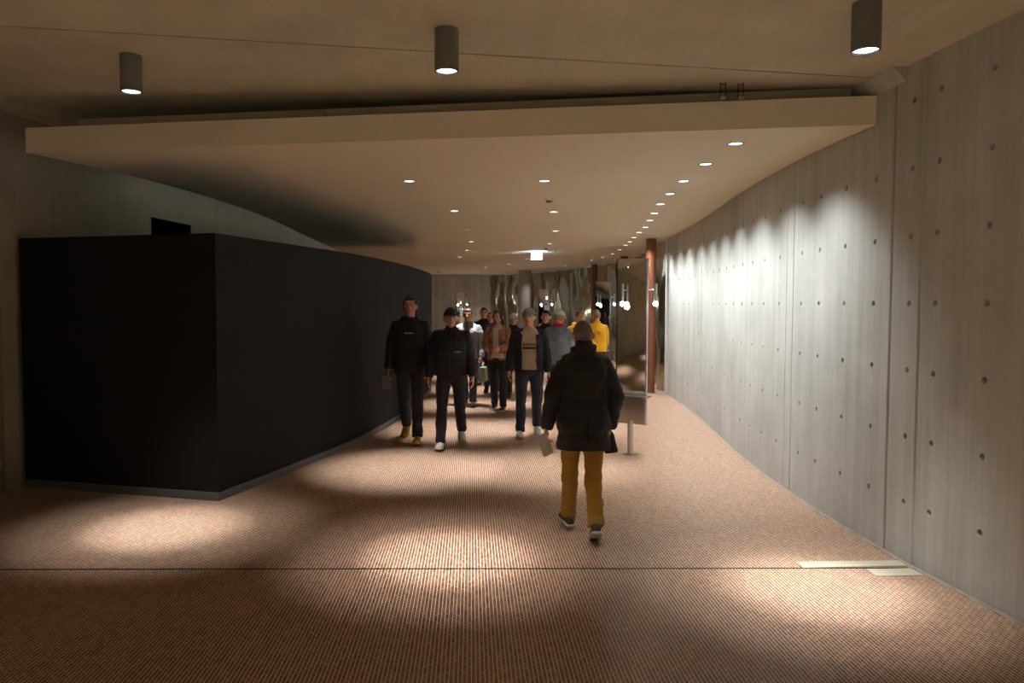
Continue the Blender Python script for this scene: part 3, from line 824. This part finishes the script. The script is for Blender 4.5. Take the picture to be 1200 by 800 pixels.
    root_o = fin(remesh('person', body, .0075 if voxel < .008 else .009, outfit.get('skin', SKIN), None, 3))
    root_o.location = (x, y, 0); root_o.rotation_euler = (0, 0, R(yaw))
    tag(root_o, label, 'person')
    # trousers
    fin(remesh('trousers', tr, voxel, outfit['trousers'], root_o, 5, wrinkle(outfit.get('fold', .008), 7, 11, random.random()*50, .6)))
    # jacket
    def cut(bm):
        op = J.get('open')
        Ii = I.inverted()
        dl = []
        for f in bm.faces:
            c = Ii @ f.calc_center_median()
            if c.z < hem+.006 and abs(c.x) < .165*wide and abs(f.normal.z) > .8: dl.append(f); continue
            if op and c.y > .015 and c.z < 1.56:
                lim = op*(1.0 if c.z < 1.30 else max(.55, 1-(c.z-1.30)*1.2))
                if abs(c.x+.012*noise.noise(Vector((c.z*6, 1, 0)))) < lim: dl.append(f)
        bmesh.ops.delete(bm, geom=dl, context='FACES')
    ja = remesh('jacket' if not J.get('name') else J['name'], jk, voxel, J['mat'], root_o, 4, chain(wrinkle(J.get('fold', .011), 6.5, 9.5, random.random()*50, .6), cut))
    fin(ja)
    sm = ja.modifiers.new('thickness', 'SOLIDIFY'); sm.thickness = .005; sm.offset = -1
    if J.get('vent'):
        bm = bmesh.new(); zt = hem+.21
        tube(bm, [I @ Vector((.0, -.128-g-fl*.5, hem+.004)), I @ Vector((.0, -.138-g, hem+.10)), I @ Vector((0, -.128-g, zt))], [(.0035, .006)]*3, n=8)
        fin(link('back_vent', bm, J['vent'], root_o))
    if not J.get('open') and not J.get('vent'):
        bm = bmesh.new(); dep = {q[0]: q[2]+q[3] for q in prof}
        tube(bm, [I @ Vector((.004*math.sin(z*30), dep[z]+.008, z)) for z in sorted(dep) if z < 1.46], [(.006, .006)]*len([z for z in dep if z < 1.46]), n=8)
        fin(link('zip', bm, M_rim, root_o))
    if J.get('shirt'):
        bm = bmesh.new()
        sp_ = [(J.get('shirt_hem', .93), .178, .142, 0), (1.0, .172, .130, 0), (1.12, .158, .112, .004), (1.24, .166, .116, .006), (1.34, .172, .114, .004), (1.40, .155, .096, -.002), (1.445, .105, .078, -.006), (1.485, .066, .066, -.004)]
        torso(bm, sp_, I, .006, wide*.98)
        fin(remesh('shirt', bm, voxel, J['shirt'], root_o, 3, wrinkle(.004, 8, 8, 3.3)))
    if J.get('band'):
        for z0, z1, m in J['band']:
            bm = bmesh.new(); n_ = 12; prev = None
            for i in range(n_+1):
                xx = -.085+.17*i/n_
                yy = .130*math.sqrt(max(0, 1-(xx/.185)**2))+.003
                r_ = [bm.verts.new(I @ Vector((xx, yy, z0))), bm.verts.new(I @ Vector((xx, yy, z1))), bm.verts.new(I @ Vector((xx, yy-.012, z1))), bm.verts.new(I @ Vector((xx, yy-.012, z0)))]
                if prev:
                    for q in range(4): bm.faces.new((prev[q], prev[(q+1) % 4], r_[(q+1) % 4], r_[q]))
                prev = r_
            fin(link('shirt_stripe', bm, m, root_o))
    if J.get('logo'):
        lx, lz, lw, lh, m = J['logo']
        rnd = random.Random(4); bm = bmesh.new(); xx = lx-lw/2
        gd = 2+g*.9
        while xx < lx+lw/2:
            wd = rnd.uniform(.006, .016); hh = lh*rnd.uniform(.5, 1)
            yy = (.116+g)*(1-abs(xx/(.19+g))**2.3)**(1/2.3)+J.get('logo_off', .004)
            box(bm, I @ Vector((xx+wd/2, yy, lz)), (wd*.8, .010, hh)); xx += wd+.004
        fin(link('chest_logo', bm, m, root_o, smooth=False))
    for s in (-1, 1):
        bu, bs = shoes[s]
        so = fin(remesh('shoe', bu, .007, outfit['shoes'], root_o, 2)); fin(link('sole', bs, outfit.get('sole', M_rim), so))
    # face details
    T = lambda a: HM @ Vector(a)
    for s in (-1, 1):
        bm = bmesh.new(); ball(bm, T((s*.031, .0745, .014)), .0095, u=10, v=8); fin(link('eye', bm, EYE, root_o))
        bm = bmesh.new(); tube(bm, [T((s*.014, .0915, .040)), T((s*.033, .0875, .045)), T((s*.052, .068, .037))], [.0035, .0045, .0025], ref=HM.to_3x3() @ Vector((0, 1, 0)), n=8); fin(link('eyebrow', bm, outfit['hair'], root_o))
    bm = bmesh.new(); tube(bm, [T((-.022, .0805, -.057)), T((0, .0925, -.0565)), T((.022, .0805, -.057))], [.002, .0045, .002], ref=HM.to_3x3() @ Vector((0, 1, 0)), n=8); fin(link('lips', bm, LIP, root_o))
    # hair
    hs = outfit.get('hair_style', 'short'); gr = {'crop': .003, 'short': .012, 'long': .018}[hs]
    bm = bmesh.new(); vs_ = ball(bm, (0, 0, 0), 1, u=36, v=28)
    dl = []
    for v in vs_:
        p = v.co.copy(); X, Y, Z = p.x*.076, p.y*.096, p.z*.118
        az = math.atan2(p.y, abs(p.x))      # +90 front
        front = math.sin(az)
        if hs == 'crop': lim = .078 if front > .55 else (.040 if front > .1 else (-.012 if front > -.35 else -.058))
        elif hs == 'long': lim = .070 if front > .62 else (-.02 if front > .3 else -.16)
        else: lim = .068 if front > .6 else (.02 if front > .12 else (-.015 if front > -.3 else -.062))
        if Z < 0:
            kk = -Z/.118; X *= 1-.26*kk*kk-.05*kk; Y = Y*(1-.38*kk)+.018*kk if Y < 0 else Y
        if Y > .05: Y = .05+(Y-.05)*.80
        d_ = Vector((X, Y, Z)); d_ += d_.normalized()*(gr*(.7+.5*noise.noise(p*3))+(.006*noise.noise(p*9) if hs != 'crop' else 0)+.003)
        v.co = d_
        if Z < lim: dl.append(v)
    bmesh.ops.delete(bm, geom=dl, context='VERTS')
    if hs == 'long':
        pass
    for v in bm.verts: v.co = HM @ v.co
    ho = fin(link('hair', bm, outfit['hair'], root_o)); sm = ho.modifiers.new('thickness', 'SOLIDIFY'); sm.thickness = .006 if hs == 'crop' else .012; sm.offset = -1
    if hs == 'long':
        bm = bmesh.new()
        for i in range(11):
            t = R(200+140*i/10); x0 = math.cos(t)*.072; y0 = math.sin(t)*.085
            tube(bm, [T((x0*.9, y0*.9, .03)), T((x0*1.12, y0*1.1, -.05)), T((x0*1.2, y0*1.05-.005, -.13)), T((x0*1.1, y0-.01, -.20+.02*math.sin(i*2.1)))], [.024, .024, .022, .008], n=8)
        fin(remesh('hair_length', bm, .008, outfit['hair'], root_o, 3))
    if outfit.get('cap'):
        cm, style = outfit['cap']
        bm = bmesh.new(); vs_ = ball(bm, (0, 0, 0), 1, u=32, v=24)
        bot = .040
        for v in vs_:
            p = v.co; kx = 1.0 if style == 'cap' else 1.06
            v.co = Vector((p.x*.091*kx, p.y*.112*kx-.002, .022+p.z*.112))
        bmesh.ops.delete(bm, geom=[v for v in bm.verts if v.co.z < bot-.012+.012*(v.co.y < 0)*-1], context='VERTS')
        for v in bm.verts: v.co = HM @ v.co
        co = fin(link('cap', bm, cm, root_o)); s2 = co.modifiers.new('thickness', 'SOLIDIFY'); s2.thickness = .005; s2.offset = -1
        bm = bmesh.new(); n_ = 12; prev = None
        for i in range(n_+1):
            t = R(28+124*i/n_); ext = max(0, math.sin((t-R(28))/R(124)*math.pi))**.6*(.068 if style == 'cap' else .030)
            bx, by = math.cos(t)*.088, math.sin(t)*.106
            ex_ = Vector((bx, by+ext, .046-.016*(1-math.sin(t))-ext*.16)); b0 = Vector((bx*.96, by*.97, .050-.014*(1-math.sin(t))))
            r_ = [bm.verts.new(HM @ b0), bm.verts.new(HM @ ex_), bm.verts.new(HM @ (ex_-Vector((0, 0, .005)))), bm.verts.new(HM @ (b0-Vector((0, 0, .005))))]
            if prev:
                for q in range(4): bm.faces.new((prev[q], prev[(q+1) % 4], r_[(q+1) % 4], r_[q]))
            prev = r_
        fin(link('cap_visor', bm, cm, co))
    if outfit.get('scarf'):
        bm = bmesh.new(); pts = [I @ Vector((.082*math.cos(R(a_)), .080*math.sin(R(a_))-.005, 1.492+.006*math.sin(R(3*a_)))) for a_ in range(0, 361, 24)]
        tube(bm, pts, [.030]*len(pts), ref=(0, 0, 1), n=12)
        tube(bm, [I @ Vector((.05, .07, 1.49)), I @ Vector((.06, .135, 1.42)), I @ Vector((.065, .15, 1.28)), I @ Vector((.07, .152, 1.16))], [(.03, .02), (.035, .014), (.04, .012), (.042, .010)], n=10)
        fin(remesh('scarf', bm, .009, outfit['scarf'], root_o, 2, wrinkle(.004, 12, 12, 2)))
    WW = Matrix.Translation((x, y, 0)) @ Matrix.Rotation(R(yaw), 4, 'Z') @ W
    return root_o, WW, hands, I

def held(name, label, cat, bm, mat, M):
    me = bpy.data.meshes.new(name); 
    bmesh.ops.recalc_face_normals(bm, faces=bm.faces[:])
    for v in bm.verts: v.co = M @ v.co
    c = sum((v.co for v in bm.verts), Vector())/len(bm.verts)
    for v in bm.verts: v.co -= c
    bm.to_mesh(me); bm.free(); o = bpy.data.objects.new(name, me); o.location = c; col.objects.link(o); me.materials.append(mat)
    for p in me.polygons: p.use_smooth = True
    me.set_sharp_from_angle(angle=R(40))
    return tag(o, label, cat)

C_black = cloth('black_jacket_cloth', 36, 34, 33, rough=.62); C_black2 = cloth('black_nylon', 24, 25, 32, rough=.55); C_char = cloth('charcoal_cloth', 52, 52, 56)
C_ochre = cloth('ochre_corduroy', 160, 124, 46, weave=160, var=.15); C_navy = cloth('navy_cloth', 34, 36, 46); C_denim = cloth('dark_denim', 44, 48, 60)
C_grey = cloth('grey_cloth', 120, 120, 122); C_lgrey = cloth('light_grey_cloth', 138, 140, 142); C_beige = cloth('beige_knit', 172, 154, 128); C_tan = cloth('tan_brown_jacket', 146, 104, 80)
C_burg = cloth('burgundy_cloth', 92, 30, 30); C_yel = cloth('yellow_jacket_cloth', 214, 158, 24); C_blue = cloth('blue_jacket_cloth', 44, 60, 128); C_red = cloth('red_scarf', 170, 36, 36)
C_brown = cloth('dark_brown_cloth', 64, 44, 30); C_capb = cloth('blue_grey_cap', 120, 138, 146); C_white = cloth('white_cloth', 206, 204, 200); C_bluegrey = cloth('blue_grey_jacket', 122, 136, 150)
C_seam = mat_plain('seam_shadow', S(14, 13, 13), .9, 0, .1)
L_brown = mat_plain('brown_leather', S(70, 54, 40), .45, 0, .2, 20); L_white = mat_plain('white_leather', S(205, 204, 200), .5, 0, .06, 12); L_ochre = mat_plain('ochre_suede', S(176, 130, 40), .7, 0, .15, 20)
L_black = mat_plain('black_leather', S(28, 27, 27), .4, 0, .15, 20); W_sole = mat_plain('pale_rubber', S(196, 190, 178), .6, 0, .06)
W_print = mat_plain('white_print', S(170, 170, 168), .6, 0, .1)

def gx(px, d): return (px-PX0)/F*d
WALKA = dict(L=dict(th=16, kb=4, fp=-6), R=dict(th=-14, kb=20, fp=24))
WALKB = dict(R=dict(th=18, kb=6, fp=-8), L=dict(th=-14, kb=24, fp=26))
STAND = dict(L=dict(th=2, kb=3), R=dict(th=-2, kb=3))
def pose(base, **k): d = dict(base); d.update(k); return d

# man in black jacket and ochre trousers, walking away
mx, my = gx(684.5, 5.88), 5.88
man, MW, MH, MI = make_person('grey-haired person in black jacket and ochre trousers walking away along the corridor', mx, my, 1.66, 3,
    dict(L=dict(th=14, kb=5, fp=-4, ab=-.5, to=8), R=dict(th=-10, kb=18, fp=26, ab=-3.5, to=8), AL=dict(sw=.168, sz=1.385, sa=-6, ab=18, eb=14, abk=.5, curl=38), AR=dict(sw=.168, sz=1.385, sa=-10, ab=17, eb=26, abk=-.35, curl=40), lean=3, head=(0, 4)),
    dict(top=dict(mat=C_black, hem=.665, grow=.036, flare=.006, collar=.07, lapel=True, vent=C_seam, sleeve=1.06, cuff_up=-.02, fold=.014), trousers=C_ochre, leg=1.0, fold=.010, shoes=L_brown, sole=W_sole, hair=HAIR_G, hair_style='crop', wide=1.02, neck=.012), voxel=.007)
wr, a2, td = MH[-1]
bm = bmesh.new(); box(bm, (0, 0, 0), (.085, .008, .20), 0, .002); box(bm, (.003, .006, .004), (.083, .003, .19), 0, .001)
fr = Matrix.Translation(wr+a2*.15+Vector((.0, -.012, -.01))) @ Matrix.Rotation(R(-24), 4, 'Y') @ Matrix.Rotation(R(16), 4, 'X')
held('folded_leaflet', 'pale folded leaflet held in the hand of the person in ochre trousers', 'leaflet', bm, mat_plain('leaflet_paper', S(168, 176, 166), .6, 0, .12, 18), MW @ fr)
wr, a2, td = MH[1]
bm = bmesh.new()
tube(bm, [(0, 0, .09), (.004, .01, .04), (.012, .0, -.03), (.02, -.01, -.085), (.022, -.01, -.10)], [(.02, .012), (.045, .028), (.052, .030), (.058, .024), (.050, .012)], n=16)
for v in bm.verts: v.co += Vector((noise.noise(v.co*22), noise.noise(v.co*22+Vector((5, 0, 0))), 0))*.010
held('folded_glove', 'dark grey folded glove hanging from the other hand of the person in ochre trousers', 'glove', bm, C_char, MW @ Matrix.Translation(wr+a2*.10+Vector((.0, -.02, -.04))))

# people coming towards the camera
p1, W1, H1, I1 = make_person('tall person in open black jacket and ochre shoes, walking along the black partition', gx(481, 10.0), 10.0, 1.91, 174,
    pose(WALKA, AL=dict(sa=8, ab=9, eb=20, curl=30), AR=dict(sa=-4, ab=12, eb=16, curl=35), lean=1, head=(6, 0)),
    dict(top=dict(mat=C_black2, hem=.80, grow=.034, open=.085, shirt=C_black, hood=True, sleeve=1.1, logo=(-.01, 1.30, .11, .022, W_print), logo_off=-.012), trousers=C_char, shoes=L_ochre, sole=L_ochre, hair=HAIR_D, hair_style='short', skin=SKIN2))
wr, a2, td = H1[1]
bm = bmesh.new(); box(bm, (0, 0, 0), (.10, .02, .16), 0, .006)
held('grey_pouch', 'small grey pouch held by the tall person beside the black partition', 'pouch', bm, C_grey, W1 @ Matrix.Translation(wr+a2*.15+Vector((0, .02, -.03))))
make_person('person in black padded jacket, dark cap and white sneakers, walking just beside the tall one', gx(528.5, 9.6), 9.6, 1.765, 178,
    pose(WALKB, AL=dict(sa=6, ab=13, eb=18), AR=dict(sa=-6, ab=13, eb=20), lean=2, head=(8, 0)),
    dict(top=dict(mat=C_black2, hem=.90, grow=.044, collar=.03, sleeve=1.22, logo=(-.10, 1.20, .09, .03, W_print), logo_off=.012), trousers=C_navy, shoes=L_white, sole=W_sole, hair=HAIR_D, cap=(C_black, 'cap'), wide=1.08))
make_person('person in open tan jacket and dark trousers with light-soled shoes, mid-corridor', gx(584, 12.9), 12.9, 1.68, 160,
    pose(STAND, L=dict(th=7, kb=3), R=dict(th=-6, kb=8, fp=8), AL=dict(sa=18, ab=8, eb=62, tw=25), AR=dict(sa=18, ab=8, eb=62, tw=25), lean=1, head=(-10, 6)),
    dict(top=dict(mat=C_tan, hem=.86, grow=.026, open=.05, shirt=C_white, shirt_hem=.90), trousers=C_black, shoes=L_black, sole=W_sole, hair=HAIR_B, hair_style='long'))
make_person('person in blue-grey flat cap, open navy jacket and beige sweater, walking towards the entrance', gx(620, 10.35), 10.35, 1.735, 176,
    pose(WALKB, R=dict(th=10, kb=5, fp=-4), L=dict(th=-8, kb=16, fp=14), AL=dict(sa=-3, ab=12, eb=18), AR=dict(sa=6, ab=12, eb=16), lean=1, head=(-8, 2)),
    dict(top=dict(mat=C_navy, hem=.86, grow=.034, open=.10, shirt=C_beige, shirt_hem=.90, sleeve=1.1, band=[(1.185, 1.21, C_navy), (1.225, 1.265, C_tan)]), trousers=C_denim, shoes=L_white, sole=W_sole, hair=HAIR_B, cap=(C_capb, 'flat')))
make_person('person in blue-grey jacket, white cap and red scarf holding a phone, turned sideways', gx(653, 12.2), 12.2, 1.70, -40,
    pose(STAND, AL=dict(sa=20, ab=10, eb=75, tw=20), AR=dict(sa=20, ab=8, eb=78, tw=20, curl=45), lean=4, head=(0, 14)),
    dict(top=dict(mat=C_bluegrey, hem=.84, grow=.040, collar=.03, sleeve=1.15), trousers=C_burg, shoes=L_black, hair=HAIR_L, cap=(C_white, 'cap'), scarf=C_red, wide=1.06))
ph, WP, HP, IP = make_person('person in bright yellow jacket beside the one with red scarf', gx(678, 13.4), 13.4, 1.69, -160,
    pose(STAND, AL=dict(sa=16, ab=10, eb=70, tw=20), AR=dict(sa=16, ab=10, eb=70, tw=20), lean=3, head=(10, 10)),
    dict(top=dict(mat=C_yel, hem=.82, grow=.036, hood=True, sleeve=1.12), trousers=C_navy, shoes=L_black, hair=HAIR_L, hair_style='short'))
wr, a2, td = HP[1]
bm = bmesh.new(); box(bm, (0, 0, 0), (.075, .010, .15), 0, .004)
held('mobile_phone', 'dark mobile phone held by the yellow-jacketed person beside the red scarf', 'phone', bm, M_rim, WP @ Matrix.Translation(wr+a2*.115+Vector((0, .01, .035))) @ Matrix.Rotation(R(-50), 4, 'X'))
make_person('person in mustard jacket and brown trousers, in front of the smaller standing mirror', gx(699, 14.6), 14.6, 1.69, 10,
    pose(STAND, AL=dict(sa=2, ab=8, eb=10), AR=dict(sa=10, ab=8, eb=30), lean=2, head=(20, 8)),
    dict(top=dict(mat=C_yel, hem=.90, grow=.036, sleeve=1.1, collar=.02), trousers=C_brown, shoes=L_brown, hair=HAIR_L, hair_style='short'))
p8, W8, H8, I8 = make_person('person in light grey jacket just behind the one with dark cap', gx(549, 13.6), 13.6, 1.735, 170,
    pose(WALKA, AL=dict(sa=4, ab=9, eb=14, curl=55), AR=dict(sa=-4, ab=9, eb=16), lean=2, head=(0, 0)),
    dict(top=dict(mat=C_lgrey, hem=.84, grow=.034, collar=.02, sleeve=1.1), trousers=C_char, shoes=L_black, hair=HAIR_D, hair_style='short', skin=SKIN2))
wr, a2, td = H8[-1]
bm = bmesh.new(); vs_ = box(bm, (0, 0, -.19), (.10, .30, .26), 0, .03)
for v in bm.verts: v.co.x *= 1+.3*max(0, -(v.co.z+.12))/.2
tube(bm, [(0, -.10, -.07), (0, -.06, .0), (0, 0, .02), (0, .06, .0), (0, .10, -.07)], [.008]*5, ref=(1, 0, 0), n=8)
held('shopping_bag', 'pale green-grey bag carried by the person in light grey jacket', 'bag', bm, cloth('bag_cloth', 150, 160, 140), W8 @ Matrix.Translation(wr+a2*.12+Vector((-.04, 0, 0))))
make_person('person in dark jacket farther back, between the light grey and the tan jackets', gx(567, 17.2), 17.2, 1.74, 182,
    pose(WALKB, AL=dict(sa=4, ab=9, eb=14), AR=dict(sa=-4, ab=9, eb=16), head=(0, 0)),
    dict(top=dict(mat=C_black, hem=.80, grow=.03), trousers=C_char, shoes=L_black, hair=HAIR_D))
make_person('person in blue jacket behind the shoulder of the tan-jacketed one', gx(575.5, 15.2), 15.2, 1.66, 175,
    pose(WALKA, AL=dict(sa=4, ab=9, eb=14), AR=dict(sa=-4, ab=9, eb=16)),
    dict(top=dict(mat=C_blue, hem=.82, grow=.03, collar=.02), trousers=C_black, shoes=L_black, hair=HAIR_L, hair_style='short'))
make_person('person in long dark coat and white cap, between the tan jacket and the beige sweater', gx(602, 14.3), 14.3, 1.64, 172,
    pose(WALKA, AL=dict(sa=6, ab=9, eb=14), AR=dict(sa=-4, ab=9, eb=16)),
    dict(top=dict(mat=C_navy, hem=.60, grow=.034, flare=.02, collar=.02), trousers=C_black, shoes=L_black, hair=HAIR_B, cap=(C_white, 'cap')))
make_person('person in charcoal coat with dark hair, behind the beige sweater and near the phone', gx(640, 13.2), 13.2, 1.68, 165,
    pose(WALKB, R=dict(th=6, kb=4), L=dict(th=-5, kb=6, fp=6), AL=dict(sa=6, ab=9, eb=24), AR=dict(sa=0, ab=9, eb=20)),
    dict(top=dict(mat=C_black, hem=.66, grow=.036, flare=.015, collar=.03), trousers=C_navy, shoes=L_black, hair=HAIR_D))


# ------------------------------------------------------------------ light and view
w = bpy.data.worlds.new('world'); scene.world = w; w.use_nodes = True
w.node_tree.nodes['Background'].inputs[0].default_value = (.97, 1, .98, 1); w.node_tree.nodes['Background'].inputs[1].default_value = .19
vs = scene.view_settings
scene.display_settings.display_device = 'sRGB'
vs.view_transform = 'Standard'; vs.look = 'None'; vs.gamma = 1; vs.exposure = .15; vs.use_curve_mapping = False
cy = scene.cycles
cy.max_bounces = 8; cy.diffuse_bounces = 5; cy.glossy_bounces = 4; cy.transmission_bounces = 6
cy.sample_clamp_indirect = 4; cy.use_denoising = True
cy.caustics_reflective = False; cy.caustics_refractive = False
